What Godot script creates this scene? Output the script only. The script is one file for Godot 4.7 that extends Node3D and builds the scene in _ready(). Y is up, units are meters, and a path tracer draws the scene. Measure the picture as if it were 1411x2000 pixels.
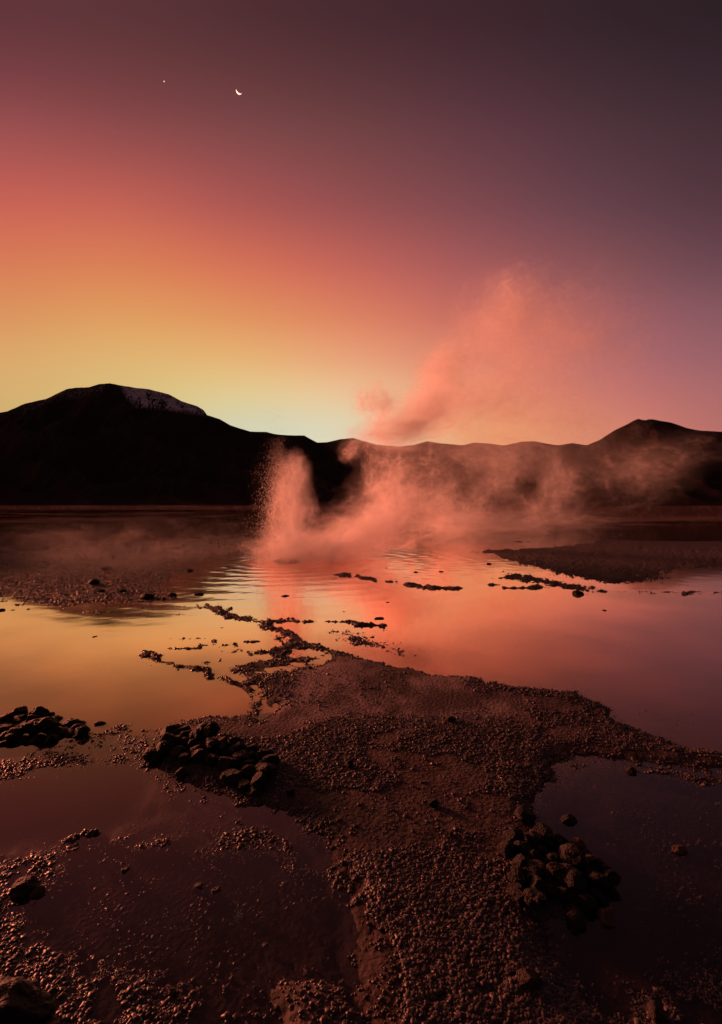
extends Node3D
# A geyser basin before sunrise. Camera at the origin, 1.5 m above the water, looking along -Z.

const EYE := 1.5
const FOCAL := 916.0        # survey units: the photograph is 1411 x 2000
const HORIZON := 985.0
const MID := 705.5

var rng := RandomNumberGenerator.new()
var noise_low := FastNoiseLite.new()
var noise_mid := FastNoiseLite.new()
var noise_fine := FastNoiseLite.new()
var taken := {}

# ---------------------------------------------------------------- helpers
func numbered(called: String) -> String:
	if not taken.has(called):
		taken[called] = 0
		return called
	taken[called] += 1
	return "%s_%03d" % [called, taken[called]]

func tag(o: Node, label: String, category := "", group := "", kind := "") -> Node:
	if label: o.set_meta("label", label)
	if category: o.set_meta("category", category)
	if group: o.set_meta("group", group)
	if kind: o.set_meta("kind", kind)
	return o

func obj(called: String, mesh: Mesh, m: Material, parent: Node = null) -> MeshInstance3D:
	var o := MeshInstance3D.new()
	o.name = numbered(called) if parent == null else called
	o.mesh = mesh
	if m: o.material_override = m
	(self if parent == null else parent).add_child(o, true)
	return o

func thing(called: String, at := Vector3.ZERO) -> Node3D:
	var o := Node3D.new()
	o.name = numbered(called)
	o.position = at
	add_child(o, true)
	return o

func surveyed(px: float, py: float) -> Vector2:            # where a sight line meets the flat: (x, distance ahead)
	var d := EYE * FOCAL / (py - HORIZON)
	return Vector2((px - MID) / FOCAL * d, d)

func aloft(px: float, py: float, d: float) -> Vector3:     # a point d metres ahead
	return Vector3((px - MID) / FOCAL * d, EYE + (HORIZON - py) / FOCAL * d, -d)

func lin(r: float, g: float, b: float) -> Color:           # a linear base colour as an albedo colour
	return Color(r, g, b).linear_to_srgb()

func mat(called: String, c: Color, rough: float) -> StandardMaterial3D:
	var m := StandardMaterial3D.new()
	m.resource_name = called
	m.albedo_color = c
	m.roughness = rough
	return m

func noise_texture(seed_: int, freq: float, size: int, a: Color, b: Color, octaves := 5) -> NoiseTexture2D:
	var n := FastNoiseLite.new()
	n.noise_type = FastNoiseLite.TYPE_SIMPLEX_SMOOTH
	n.seed = seed_
	n.frequency = freq
	n.fractal_octaves = octaves
	var g := Gradient.new()
	g.set_color(0, a)
	g.set_color(1, b)
	var t := NoiseTexture2D.new()
	t.noise = n
	t.width = size
	t.height = size
	t.seamless = true
	t.color_ramp = g
	return t

func smooth(a: float, b: float, x: float) -> float:
	var t := clampf((x - a) / (b - a), 0.0, 1.0)
	return t * t * (3.0 - 2.0 * t)

func indexed_mesh(v: PackedVector3Array, idx: PackedInt32Array, colors := PackedColorArray(), uv := PackedVector2Array()) -> ArrayMesh:
	var n := PackedVector3Array()
	n.resize(v.size())
	for t in range(0, idx.size(), 3):
		var a := idx[t]
		var b := idx[t + 1]
		var c := idx[t + 2]
		var f := (v[c] - v[a]).cross(v[b] - v[a])
		n[a] += f
		n[b] += f
		n[c] += f
	for i in n.size():
		n[i] = n[i].normalized()
	var arr := []
	arr.resize(Mesh.ARRAY_MAX)
	arr[Mesh.ARRAY_VERTEX] = v
	arr[Mesh.ARRAY_NORMAL] = n
	arr[Mesh.ARRAY_INDEX] = idx
	if colors.size(): arr[Mesh.ARRAY_COLOR] = colors
	if uv.size(): arr[Mesh.ARRAY_TEX_UV] = uv
	var m := ArrayMesh.new()
	m.add_surface_from_arrays(Mesh.PRIMITIVE_TRIANGLES, arr)
	return m

func grid_indices(rows: int, cols: int) -> PackedInt32Array:   # rows go away from the viewer, columns to the right; faces up
	var idx := PackedInt32Array()
	for i in rows - 1:
		for j in cols - 1:
			var a := i * cols + j
			idx.append_array(PackedInt32Array([a, a + cols, a + 1, a + 1, a + cols, a + cols + 1]))
	return idx

func icosphere(level: int) -> Array:
	var p := (1.0 + sqrt(5.0)) / 2.0
	var v: Array[Vector3] = []
	for q in [[-1, p, 0], [1, p, 0], [-1, -p, 0], [1, -p, 0], [0, -1, p], [0, 1, p], [0, -1, -p], [0, 1, -p], [p, 0, -1], [p, 0, 1], [-p, 0, -1], [-p, 0, 1]]:
		v.append(Vector3(q[0], q[1], q[2]).normalized())
	var f := [0, 11, 5, 0, 5, 1, 0, 1, 7, 0, 7, 10, 0, 10, 11, 1, 5, 9, 5, 11, 4, 11, 10, 2, 10, 7, 6, 7, 1, 8, 3, 9, 4, 3, 4, 2, 3, 2, 6, 3, 6, 8, 3, 8, 9, 4, 9, 5, 2, 4, 11, 6, 2, 10, 8, 6, 7, 9, 8, 1]
	for l in level:
		var g := []
		var cut := {}
		for t in range(0, f.size(), 3):
			var m := []
			for e in 3:
				var a: int = f[t + e]
				var b: int = f[t + (e + 1) % 3]
				var key := mini(a, b) * 100000 + maxi(a, b)
				if not cut.has(key):
					cut[key] = v.size()
					v.append((v[a] + v[b]).normalized())
				m.append(cut[key])
			g.append_array([f[t], m[0], m[2], f[t + 1], m[1], m[0], f[t + 2], m[2], m[1], m[0], m[1], m[2]])
		f = g
	return [v, f]

func stone_mesh(level: int, seed_: int, lump: float, facet: float, rough: float) -> ArrayMesh:
	# a sphere cut by random planes, then roughened: a broken, weathered stone of about unit radius
	var r := RandomNumberGenerator.new()
	r.seed = seed_
	var ball := icosphere(level)
	var cuts: Array[Vector4] = []
	for k in 11:
		var d := Vector3(r.randf_range(-1, 1), r.randf_range(-1, 1), r.randf_range(-1, 1)).normalized()
		cuts.append(Vector4(d.x, d.y, d.z, r.randf_range(0.62, 0.92)))
	var n := FastNoiseLite.new()
	n.seed = seed_
	n.frequency = 0.9
	n.fractal_octaves = 2
	var n2 := FastNoiseLite.new()
	n2.seed = seed_ + 7
	n2.frequency = 3.2
	n2.fractal_octaves = 3
	var v := PackedVector3Array()
	for q: Vector3 in ball[0]:
		var len_ := 1.0
		for c in cuts:
			var along := q.x * c.x + q.y * c.y + q.z * c.z
			if along > 0.05:
				len_ = minf(len_, lerpf(1.0, c.w / along, facet))
		len_ *= 1.0 + lump * n.get_noise_3dv(q) + rough * n2.get_noise_3dv(q)
		v.append(q * len_)
	var f := PackedInt32Array()
	for t in range(0, ball[1].size(), 3):
		f.append_array(PackedInt32Array([ball[1][t], ball[1][t + 2], ball[1][t + 1]]))
	return indexed_mesh(v, f)

func scatter(called: String, mesh: Mesh, m: Material, where: Array, parent: Node = null) -> MultiMeshInstance3D:
	var mm := MultiMesh.new()
	mm.transform_format = MultiMesh.TRANSFORM_3D
	mm.mesh = mesh
	mm.instance_count = where.size()
	for i in where.size():
		mm.set_instance_transform(i, where[i])
	var o := MultiMeshInstance3D.new()
	o.name = numbered(called) if parent == null else called
	o.multimesh = mm
	o.material_override = m
	(self if parent == null else parent).add_child(o, true)
	return o

# ---------------------------------------------------------------- sky
func sky_picture() -> ImageTexture:
	# colours of the dawn sky (sRGB, 0..255) by image column and row; beyond the frame they fade into the dusk side
	var xs := [0.0, 235.0, 470.0, 705.0, 940.0, 1175.0, 1411.0]
	var ys := [20.0, 140.0, 250.0, 400.0, 520.0, 620.0, 700.0, 768.0, 830.0, 985.0]
	var t := [
		[[100, 55, 60], [97, 55, 58], [88, 50, 54], [76, 45, 50], [66, 40, 46], [53, 36, 42], [46, 33, 38]],
		[[122, 64, 68], [114, 62, 64], [104, 59, 61], [92, 54, 58], [79, 48, 56], [65, 43, 50], [56, 39, 46]],
		[[156, 80, 80], [143, 75, 75], [128, 71, 72], [113, 66, 68], [97, 58, 66], [80, 52, 60], [70, 47, 54]],
		[[200, 100, 86], [194, 99, 85], [172, 88, 83], [148, 80, 80], [125, 73, 78], [102, 65, 74], [87, 57, 66]],
		[[216, 126, 88], [217, 128, 87], [212, 115, 88], [192, 101, 90], [162, 90, 90], [134, 81, 85], [112, 73, 82]],
		[[219, 150, 96], [223, 157, 97], [224, 148, 97], [219, 129, 99], [192, 108, 98], [161, 95, 98], [140, 90, 98]],
		[[219, 168, 108], [222, 178, 114], [229, 178, 118], [230, 160, 120], [212, 130, 108], [180, 108, 106], [156, 99, 105]],
		[[214, 174, 112], [217, 188, 126], [225, 200, 146], [234, 190, 148], [226, 152, 118], [200, 120, 110], [173, 107, 106]],
		[[204, 172, 114], [212, 196, 138], [212, 208, 176], [226, 208, 174], [234, 172, 122], [214, 134, 110], [184, 112, 106]],
		[[192, 170, 116], [202, 196, 150], [208, 216, 202], [222, 216, 188], [238, 184, 126], [222, 144, 112], [194, 118, 106]],
	]
	var fine: Array = []                                        # the table, ten times finer, by Catmull-Rom
	var nx := 7
	var ny := 10
	var cr := func(a, b, c, d, s): return b + 0.5 * s * (c - a + s * (2.0 * a - 5.0 * b + 4.0 * c - d + s * (3.0 * (b - c) + d - a)))
	for j in range((ny - 1) * 10 + 1):
		var row := []
		var jy := mini(j / 10, ny - 2)
		var fy := j / 10.0 - jy
		for i in range((nx - 1) * 10 + 1):
			var ix := mini(i / 10, nx - 2)
			var fx := i / 10.0 - ix
			var c := [0.0, 0.0, 0.0]
			for k in 3:
				var q := []
				for e in range(-1, 3):
					var r: Array = t[clampi(jy + e, 0, ny - 1)]
					q.append(cr.call(float(r[maxi(ix - 1, 0)][k]), float(r[ix][k]), float(r[ix + 1][k]), float(r[mini(ix + 2, nx - 1)][k]), fx))
				c[k] = cr.call(q[0], q[1], q[2], q[3], fy) / 255.0
			row.append(Color(c[0], c[1], c[2]).srgb_to_linear())
		fine.append(row)
	var w := 720
	var h := 360
	var im := Image.create_empty(w, h, false, Image.FORMAT_RGBF)
	var zenith := Color(42 / 255.0, 31 / 255.0, 37 / 255.0).srgb_to_linear()
	for y in h:
		var el := PI / 2 - (y + 0.5) / h * PI
		var up := maxf(el, 0.0)
		var dusk := Color(82 / 255.0, 58 / 255.0, 72 / 255.0).srgb_to_linear().lerp(zenith, smooth(0.0, 0.9, up))
		for x in w:
			var az := wrapf((x + 0.5) / w * TAU, -PI, PI)          # the first column looks along -Z
			var az_in := clampf(az, -0.72, 0.656)
			var px := MID + FOCAL * tan(az_in)
			var py := HORIZON - FOCAL * tan(minf(up, 1.5)) / cos(az_in)
			var fi := clampf(px / 1411.0, 0.0, 1.0) * (nx - 1) * 10
			var fj := 0.0
			for s in ny - 1:
				if py > ys[s]:
					fj = (s + clampf((py - ys[s]) / (ys[s + 1] - ys[s]), 0.0, 1.0)) * 10
			var i0 := mini(int(fi), (nx - 1) * 10 - 1)
			var j0 := mini(int(fj), (ny - 1) * 10 - 1)
			var c: Color = fine[j0][i0].lerp(fine[j0][i0 + 1], fi - i0).lerp(fine[j0 + 1][i0].lerp(fine[j0 + 1][i0 + 1], fi - i0), fj - j0)
			c = c.lerp(zenith, smooth(0.6, 1.3, up))
			var away := absf(wrapf(az + 0.42, -PI, PI))             # from the middle of the glow
			c = c.lerp(dusk, smooth(0.95, 2.3, away))
			im.set_pixel(x, y, c)
	return ImageTexture.create_from_image(im)

# ---------------------------------------------------------------- the lie of the land
class Feature:
	var pts: PackedVector2Array       # world (x, distance ahead)
	var closed := true
	var half := 0.0                   # half width of a ridge
	var high := 0.0
	var edge := 0.1
	var lo: Vector2
	var hi: Vector2
	func fits(q: Vector2) -> bool:
		return q.x > lo.x and q.x < hi.x and q.y > lo.y and q.y < hi.y
	func depth(q: Vector2) -> float:  # metres inside the outline, negative outside
		var best := 1e9
		var inside := false
		var n := pts.size()
		for i in (n if closed else n - 1):
			var a := pts[i]
			var b := pts[(i + 1) % n]
			var ab := b - a
			var s := clampf((q - a).dot(ab) / ab.length_squared(), 0.0, 1.0)
			best = minf(best, (q - a - ab * s).length_squared())
			if closed and (a.y > q.y) != (b.y > q.y) and q.x < ab.x * (q.y - a.y) / ab.y + a.x:
				inside = not inside
		best = sqrt(best)
		if not closed: return half - best
		return best if inside else -best

var land: Array[Feature] = []
var pools: Array[Feature] = []

func feature(list: Array[Feature], flat: Array, high: float, edge: float, half := -1.0) -> void:
	var f := Feature.new()
	for i in range(0, flat.size(), 2):
		f.pts.append(surveyed(flat[i], flat[i + 1]))
	f.closed = half < 0.0
	f.half = maxf(half, 0.0)
	f.high = high
	f.edge = edge
	f.lo = f.pts[0]
	f.hi = f.pts[0]
	for p in f.pts:
		f.lo = f.lo.min(p)
		f.hi = f.hi.max(p)
	var m := edge + f.half + 0.05
	f.lo -= Vector2(m, m)
	f.hi += Vector2(m, m)
	list.append(f)

func survey() -> void:
	# the sinter tongue that runs from the viewer towards the geyser
	feature(land, [575, 1243, 640, 1262, 700, 1278, 760, 1293, 830, 1308, 900, 1318, 1000, 1330, 1080, 1338, 1150, 1352, 1190, 1385, 1250, 1420, 1330, 1450, 1480, 1465, 1480, 1525, 1330, 1510, 1230, 1500, 1150, 1490, 1110, 1500, 1080, 1540, 1065, 1590, 1110, 1640, 1150, 1665, 1185, 1700, 1200, 1750, 1170, 1800, 1110, 1840, 1120, 1880, 1150, 1930, 1200, 2000, 1300, 2150, 1400, 2500, 560, 2500, 620, 2150, 650, 1980, 660, 1900, 640, 1800, 640, 1740, 600, 1650, 560, 1600, 440, 1570, 360, 1550, 310, 1520, 300, 1450, 330, 1408, 440, 1410, 500, 1398, 515, 1380, 480, 1350, 465, 1335, 480, 1318, 540, 1305, 620, 1295, 640, 1280, 570, 1268, 545, 1255], 0.019, 0.22)
	# shallows full of nodules, left and right of it
	feature(land, [150, 1425, 330, 1402, 330, 1500, 450, 1560, 600, 1630, 650, 1740, 680, 1900, 640, 2500, -700, 2500, -300, 1690, 40, 1660, 230, 1625, 250, 1590, 330, 1580, 260, 1510, 200, 1500, 60, 1530, -100, 1560, -100, 1480, 30, 1470], -0.002, 0.10)
	feature(land, [330, 1400, 520, 1390, 560, 1500, 500, 1560, 420, 1560, 300, 1490], 0.014, 0.2)
	feature(land, [-200, 1950, 60, 1900, 160, 1960, 260, 2100, 200, 2500, -700, 2500], 0.012, 0.12)
	feature(land, [1080, 1480, 1230, 1490, 1480, 1500, 1500, 1560, 1350, 1540, 1200, 1512, 1120, 1520], 0.003, 0.12)
	feature(land, [1000, 1800, 1080, 1880, 1200, 1940, 1480, 1960, 1700, 2500, 1200, 2500], -0.002, 0.10)
	feature(land, [1060, 1335, 1160, 1345, 1250, 1380, 1411, 1400, 1411, 1450, 1300, 1440, 1200, 1400], -0.003, 0.3)
	feature(land, [400, 1310, 470, 1290, 560, 1272, 650, 1275, 630, 1300, 520, 1315, 480, 1338, 440, 1320], 0.001, 0.15)
	feature(land, [600, 1226, 700, 1222, 770, 1240, 840, 1270, 870, 1308, 760, 1293, 640, 1262], 0.001, 0.4)
	# ridges of nodules round the mirror pool
	feature(land, [285, 1272, 300, 1283, 330, 1298, 390, 1310, 440, 1323, 470, 1348, 508, 1376, 495, 1396, 445, 1408], 0.019, 0.09, 0.075)
	feature(land, [330, 1298, 400, 1297, 440, 1285, 455, 1275], 0.014, 0.12, 0.07)
	feature(land, [310, 1272, 340, 1268, 400, 1270, 414, 1272], 0.02, 0.12, 0.07)
	feature(land, [345, 1248, 370, 1246, 396, 1245], 0.02, 0.14, 0.07)
	feature(land, [395, 1262, 420, 1254, 430, 1262, 450, 1262], 0.02, 0.12, 0.08)
	feature(land, [466, 1256, 500, 1250, 540, 1245, 560, 1243], 0.015, 0.14, 0.10)
	feature(land, [450, 1275, 480, 1272, 520, 1274, 560, 1270, 570, 1262], 0.015, 0.14, 0.11)
	feature(land, [500, 1276, 545, 1282, 570, 1272], 0.015, 0.12, 0.08)
	feature(land, [395, 1181, 430, 1190, 470, 1204, 510, 1218, 550, 1234, 590, 1252], 0.020, 0.15, 0.13)
	feature(land, [395, 1187, 440, 1200, 490, 1219, 540, 1239], 0.011, 0.10, 0.07)
	feature(land, [520, 1213, 600, 1212, 680, 1217, 750, 1225], 0.03, 0.14, 0.11)
	feature(land, [190, 1300, 240, 1292, 290, 1298], -0.002, 0.25, 0.14)
	# gravel bars in the stream
	feature(land, [655, 1120, 690, 1126, 730, 1131, 755, 1135], 0.05, 0.3, 0.18)
	feature(land, [785, 1140, 810, 1144, 840, 1147, 875, 1150], 0.06, 0.25, 0.18)
	feature(land, [690, 1116, 740, 1108, 790, 1108], 0.015, 0.4, 0.2)
	feature(land, [960, 1142, 990, 1146, 1050, 1150, 1090, 1152], 0.03, 0.2, 0.14)
	feature(land, [880, 1074, 950, 1070, 1040, 1068, 1150, 1056, 1480, 1053, 1480, 1112, 1360, 1118, 1330, 1140, 1250, 1148, 1180, 1146, 1100, 1134, 1040, 1118, 990, 1100, 930, 1085], 0.009, 1.0)
	feature(land, [930, 1130, 1000, 1110, 1100, 1130, 1200, 1150, 1480, 1150, 1480, 1166, 1260, 1166, 1150, 1162, 1050, 1148], 0.003, 0.5)
	feature(land, [1220, 1175, 1300, 1172, 1411, 1172, 1480, 1172], 0.004, 0.15, 0.08)
	feature(land, [1330, 1160, 1380, 1158, 1480, 1160], 0.009, 0.25, 0.16)
	feature(land, [820, 1050, 1000, 1048, 1480, 1040], 0.0, 1.5, 1.5)
	feature(land, [1100, 1030, 1300, 1026, 1480, 1024], 0.01, 2.0, 1.5)
	feature(land, [930, 1062, 1100, 1055, 1300, 1046], 0.006, 1.2, 0.9)
	# the dark shelf of nodules on the left, and the skerries behind it
	feature(land, [40, 1195, 150, 1186, 300, 1178, 410, 1176, 420, 1188, 330, 1196, 160, 1206], 0.0, 0.5)
	feature(land, [120, 1214, 200, 1212, 290, 1206, 360, 1200], -0.001, 0.25, 0.16)
	feature(land, [-100, 1116, 0, 1112, 60, 1109, 100, 1104], 0.012, 0.6, 0.5)
	feature(land, [190, 1106, 260, 1100, 340, 1098, 345, 1112, 320, 1118, 200, 1128, 150, 1140, 100, 1130], -0.002, 0.9)
	feature(land, [330, 1087, 345, 1103, 330, 1115], 0.02, 0.35, 0.15)
	feature(land, [230, 1074, 320, 1062, 420, 1056, 540, 1047], 0.014, 0.9, 0.7)
	feature(land, [60, 1095, 200, 1080, 340, 1076, 480, 1062], 0.004, 0.7, 0.5)
	feature(land, [-200, 1062, 300, 1052, 520, 1044, 545, 1058, 430, 1100, 370, 1145, 410, 1180, 140, 1196, -200, 1176], 0.0025, 0.8)
	feature(land, [20, 1142, 120, 1136, 200, 1132], 0.0, 0.7, 0.4)
	feature(land, [180, 1168, 260, 1163, 380, 1164, 470, 1160], -0.002, 0.5, 0.3)
	feature(land, [0, 1090, 120, 1086, 240, 1084], 0.004, 0.8, 0.5)
	feature(land, [300, 1130, 380, 1122, 460, 1120], -0.002, 0.7, 0.3)
	feature(land, [80, 1160, 160, 1152, 230, 1150], -0.001, 0.5, 0.3)
	# pale crusts in the near shallows
	feature(land, [105, 1648, 150, 1632, 205, 1615, 200, 1632, 160, 1645, 110, 1660], 0.022, 0.05)
	feature(land, [270, 1640, 320, 1622, 345, 1625, 335, 1650, 300, 1675], 0.008, 0.06)
	feature(land, [1340, 1530, 1360, 1533, 1380, 1550], 0.012, 0.05, 0.02)
	feature(land, [1235, 1610, 1250, 1612, 1265, 1620], 0.02, 0.04, 0.015)
	feature(land, [1150, 1618, 1165, 1612, 1180, 1622], 0.02, 0.04, 0.012)
	# the cracked mound at the viewer's feet
	feature(land, [510, 1935, 525, 1905, 565, 1885, 620, 1880, 680, 1900, 740, 1960, 760, 2100, 540, 2100, 515, 2000], 0.022, 0.10)
	# deeper pools
	feature(pools, [90, 1740, 120, 1700, 200, 1655, 300, 1668, 380, 1650, 520, 1690, 600, 1740, 635, 1790, 620, 1840, 560, 1880, 500, 1890, 430, 1905, 330, 1895, 240, 1880, 140, 1830], 0.022, 0.12)
	feature(land, [1130, 1525, 1200, 1515, 1500, 1560, 1700, 2400, 1200, 2400, 1170, 1850, 1220, 1790, 1240, 1730, 1200, 1680, 1140, 1635], -0.002, 0.16)
	feature(pools, [-100, 1560, 60, 1530, 200, 1505, 270, 1530, 330, 1580, 400, 1620, 330, 1625, 250, 1600, 60, 1640, -150, 1680], 0.03, 0.12)
	feature(pools, [1130, 1525, 1200, 1515, 1500, 1560, 1500, 1930, 1250, 1920, 1170, 1850, 1220, 1790, 1240, 1730, 1200, 1680, 1140, 1635, 1095, 1590], 0.012, 0.16)

func height_at(x: float, d: float) -> float:
	var q := Vector2(x, d)
	var wob := Vector2(noise_mid.get_noise_2d(x * 2.0, d * 2.0), noise_mid.get_noise_2d(x * 2.0 + 91.0, d * 2.0 - 37.0))
	q += wob * minf(0.05 + 0.014 * d, 0.4)
	q += Vector2(noise_mid.get_noise_2d(x * 6.0 + 11.0, d * 6.0), noise_mid.get_noise_2d(x * 6.0, d * 6.0 + 17.0)) * minf(0.012 + 0.012 * d, 0.14)
	var h := -0.05
	for f in land:
		if f.fits(q):
			var s := smooth(-f.edge, f.edge, f.depth(q))
			if not f.closed: s *= 0.92 + 0.4 * noise_mid.get_noise_2d(x * 2.6, d * 1.7)
			if s > 0.0: h = maxf(h, lerpf(-0.05, f.high, s))
	for f in pools:
		if f.fits(q):
			h -= f.high * smooth(-f.edge, f.edge, f.depth(q))
	# rising flats far away
	var far := smooth(24.0, 60.0, d)
	if far > 0.0:
		h = lerpf(h, 0.05 + 0.09 * noise_low.get_noise_2d(x * 0.05, d * 0.35) + 0.00045 * d, far)
	var calm := 1.0 - 0.6 * silt_share(x, d)
	var grow := clampf(d / 6.0, 0.35, 1.1)
	h += noise_mid.get_noise_2d(x * 1.3, d * 1.3) * 0.006 * grow * calm
	h += noise_mid.get_noise_2d(x * 5.0, d * 5.0) * 0.009 * grow * calm
	if d < 9.0:
		h += noise_fine.get_noise_2d(x * 20.0, d * 20.0) * 0.0008
	# cracks of the mound
	var m := Vector2(x + 0.16, d - 1.52)
	if m.length_squared() < 0.2:
		var c := absf(noise_mid.get_noise_2d(x * 9.0 + 40.0, d * 9.0))
		h -= 0.009 * (1.0 - smooth(0.0, 0.03, c)) * smooth(0.42, 0.3, m.length())
	return h

func silt_share(x: float, d: float) -> float:          # fine silt at the head of the tongue
	return smooth(-0.8, -0.45, x) * smooth(1.5, 0.7, x) * smooth(2.9, 3.4, d) * smooth(5.4, 4.4, d)

var g_rows := 430
var g_cols := 440
var g_h := PackedFloat32Array()
const V_NEAR := 3.2           # 1 / distance of the first row
const V_FAR := 0.0024
const U_MOST := 1.25

func ground_row(i: int) -> float:
	return 1.0 / lerpf(V_NEAR, V_FAR, pow(float(i) / (g_rows - 1), 0.62))

func height_here(x: float, d: float) -> float:        # from the finished grid
	var i := pow((V_NEAR - 1.0 / d) / (V_NEAR - V_FAR), 1.0 / 0.62) * (g_rows - 1)
	var j := (x / d / U_MOST * 0.5 + 0.5) * (g_cols - 1)
	if i < 0 or j < 0 or i > g_rows - 1.01 or j > g_cols - 1.01: return -0.05
	var i0 := int(i)
	var j0 := int(j)
	var k := i0 * g_cols + j0
	return lerpf(lerpf(g_h[k], g_h[k + 1], j - j0), lerpf(g_h[k + g_cols], g_h[k + g_cols + 1], j - j0), i - i0)

# ---------------------------------------------------------------- mountains
func profile(line: Array, x: float) -> float:
	for i in range(0, line.size() - 2, 2):
		if x <= line[i + 2]:
			var s := clampf((x - line[i]) / (line[i + 2] - line[i]), 0.0, 1.0)
			return lerpf(line[i + 1], line[i + 3], s)
	return line[line.size() - 1]

func mountain(called: String, line: Array, dist: float, reach: float, back: float, cols: int, label: String, snow: bool, seed_: int) -> void:
	var rows := 110
	var v := PackedVector3Array()
	var col := PackedColorArray()
	var n := FastNoiseLite.new()
	n.seed = seed_
	n.fractal_type = FastNoiseLite.FRACTAL_RIDGED
	n.frequency = 5.0 / dist
	n.fractal_octaves = 5
	var rock := Color(0.042, 0.030, 0.027)
	var white := Color(0.55, 0.52, 0.54)
	var x0: float = line[0]
	var x1: float = line[line.size() - 2]
	for i in rows:
		var s := float(i) / (rows - 1)
		var z := dist - reach * pow(1.0 - s / 0.8, 1.9) if s < 0.8 else dist + back * (s - 0.8) / 0.2
		for j in cols:
			var px := lerpf(x0, x1, float(j) / (cols - 1))
			var x := (px - MID) / FOCAL * dist
			var top := EYE + (HORIZON - profile(line, px)) / FOCAL * dist
			var k := (z - dist) / (reach if z < dist else back)
			var body := pow(maxf(1.0 - absf(k), 0.0), 1.35)
			var ridge := n.get_noise_2d(x, z)
			var amp := (0.10 * smooth(0.0, 0.25, absf(k)) + 0.012) * smooth(1.0, 0.75, absf(k))
			var y := top * (body + amp * (ridge - 0.3)) - 2.0
			v.append(Vector3(x, y, -z))
			var c := rock * (0.85 + 0.3 * ridge)
			if snow:
				var low_x := [225, 750, 245, 762, 270, 782, 292, 798, 335, 801, 372, 806, 402, 813, 420, 822]
				var seen := HORIZON - (y - EYE) / z * FOCAL
				var below := profile(low_x, px) - seen
				var fall := px - seen * 0.75 + 14.0 * n.get_noise_2d(px * 30.0, seen * 30.0 + 900.0)
				var drop_ := seen - profile(line, px)
				var streak := noise_low.get_noise_2d(fall * 0.19, drop_ * 0.012) + 0.35 * noise_low.get_noise_2d(fall * 0.5, drop_ * 0.05)
				var fleck := noise_low.get_noise_2d(px * 0.2, seen * 0.25)
				var amount := smooth(-2.0, 8.0, below) * smooth(228.0, 244.0, px) * smooth(418.0, 398.0, px) * smooth(-0.02, 0.22, streak + fleck * 0.25 + lerpf(0.20, -0.10, smooth(0.0, 45.0, drop_)))
				streak *= 1.2
				var dust := smooth(30.0, 90.0, px) * smooth(225.0, 205.0, px) * smooth(30.0, 8.0, seen - profile(line, px)) * smooth(0.02, 0.25, streak * 0.5 + fleck * 0.5)
				c = c.lerp(white, maxf(amount, dust * 0.35))
			col.append(c)
	var m := mat("mountain rock", Color.WHITE, 0.95)
	m.vertex_color_use_as_albedo = true
	m.specular_mode = BaseMaterial3D.SPECULAR_DISABLED
	var o := obj(called, indexed_mesh(v, grid_indices(rows, cols), col), m)
	tag(o, label, "mountain", "", "structure")

# ---------------------------------------------------------------- rocks
var rock_shapes: Array[ArrayMesh] = []
var rock_mats: Array[StandardMaterial3D] = []
const ORD := ["first", "second", "third", "fourth", "fifth", "sixth", "seventh", "eighth", "ninth", "tenth", "eleventh", "twelfth", "thirteenth", "fourteenth"]

func rock(called: String, px: float, py: float, r_px: float, m: int, label: String, group := "", base := -9.0, squash := 0.85) -> MeshInstance3D:
	# py is the middle of the stone as seen; its foot stands a little nearer
	var g := surveyed(px, py + r_px * 0.75)
	var r := r_px / FOCAL * g.y
	var ground := height_here(g.x, g.y) if base < -1.0 else base
	var o := obj(called, rock_shapes[rng.randi() % rock_shapes.size()], rock_mats[m])
	var b := Basis.from_euler(Vector3(rng.randf_range(-0.5, 0.5), rng.randf() * TAU, rng.randf_range(-0.5, 0.5)))
	b = b.scaled(Vector3(rng.randf_range(0.95, 1.4), squash * rng.randf_range(0.75, 1.12), rng.randf_range(0.85, 1.2)) * r)
	o.transform = Transform3D(b, Vector3(g.x, maxf(ground, -0.03) + r * squash * 0.55, -g.y))
	tag(o, label, "rock", group)
	return o

func heap(stones: Array, rows: Array, where: String, group: String, m: int, swell := 1.15) -> void:
	# rows: lower limits in py that part the heap into rows, the farthest first
	var by_row: Array = []
	for k in rows.size() + 1: by_row.append([])
	for i in range(0, stones.size(), 3):
		var k := 0
		while k < rows.size() and stones[i + 1] > rows[k]: k += 1
		by_row[k].append([stones[i], stones[i + 1], stones[i + 2]])
	var names := ["back row", "second row", "middle row", "fourth row", "front row"]
	if by_row.size() == 4: names = ["back row", "second row", "third row", "front row"]
	var placed: Array = []
	for k in range(by_row.size()):
		by_row[k].sort_custom(func(a, b): return a[0] < b[0])
		for i in by_row[k].size():
			var s: Array = by_row[k][i]
			var size := "small" if s[2] < 11.5 else "large" if s[2] > 15.5 else "medium"
			var o := rock("rock", s[0], s[1], s[2] * swell, m, "%s dark rock, %s from left in the %s of the %s" % [size, ORD[i], names[k], where], group)
			var r: float = s[2] * swell / FOCAL * -o.position.z
			for p in placed:                                     # lies on the stones it would sink into
				var flat := Vector2(o.position.x - p[0].x, o.position.z - p[0].z).length()
				var reach: float = (r + p[1]) * 0.72
				if flat < reach:
					o.position.y = maxf(o.position.y, minf(p[0].y + sqrt(reach * reach - flat * flat) * 0.45, 0.16))
			placed.append([o.position, r])

# ---------------------------------------------------------------- steam
var puff_shapes: Array[ArrayMesh] = []
var steam_mat: StandardMaterial3D

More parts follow.
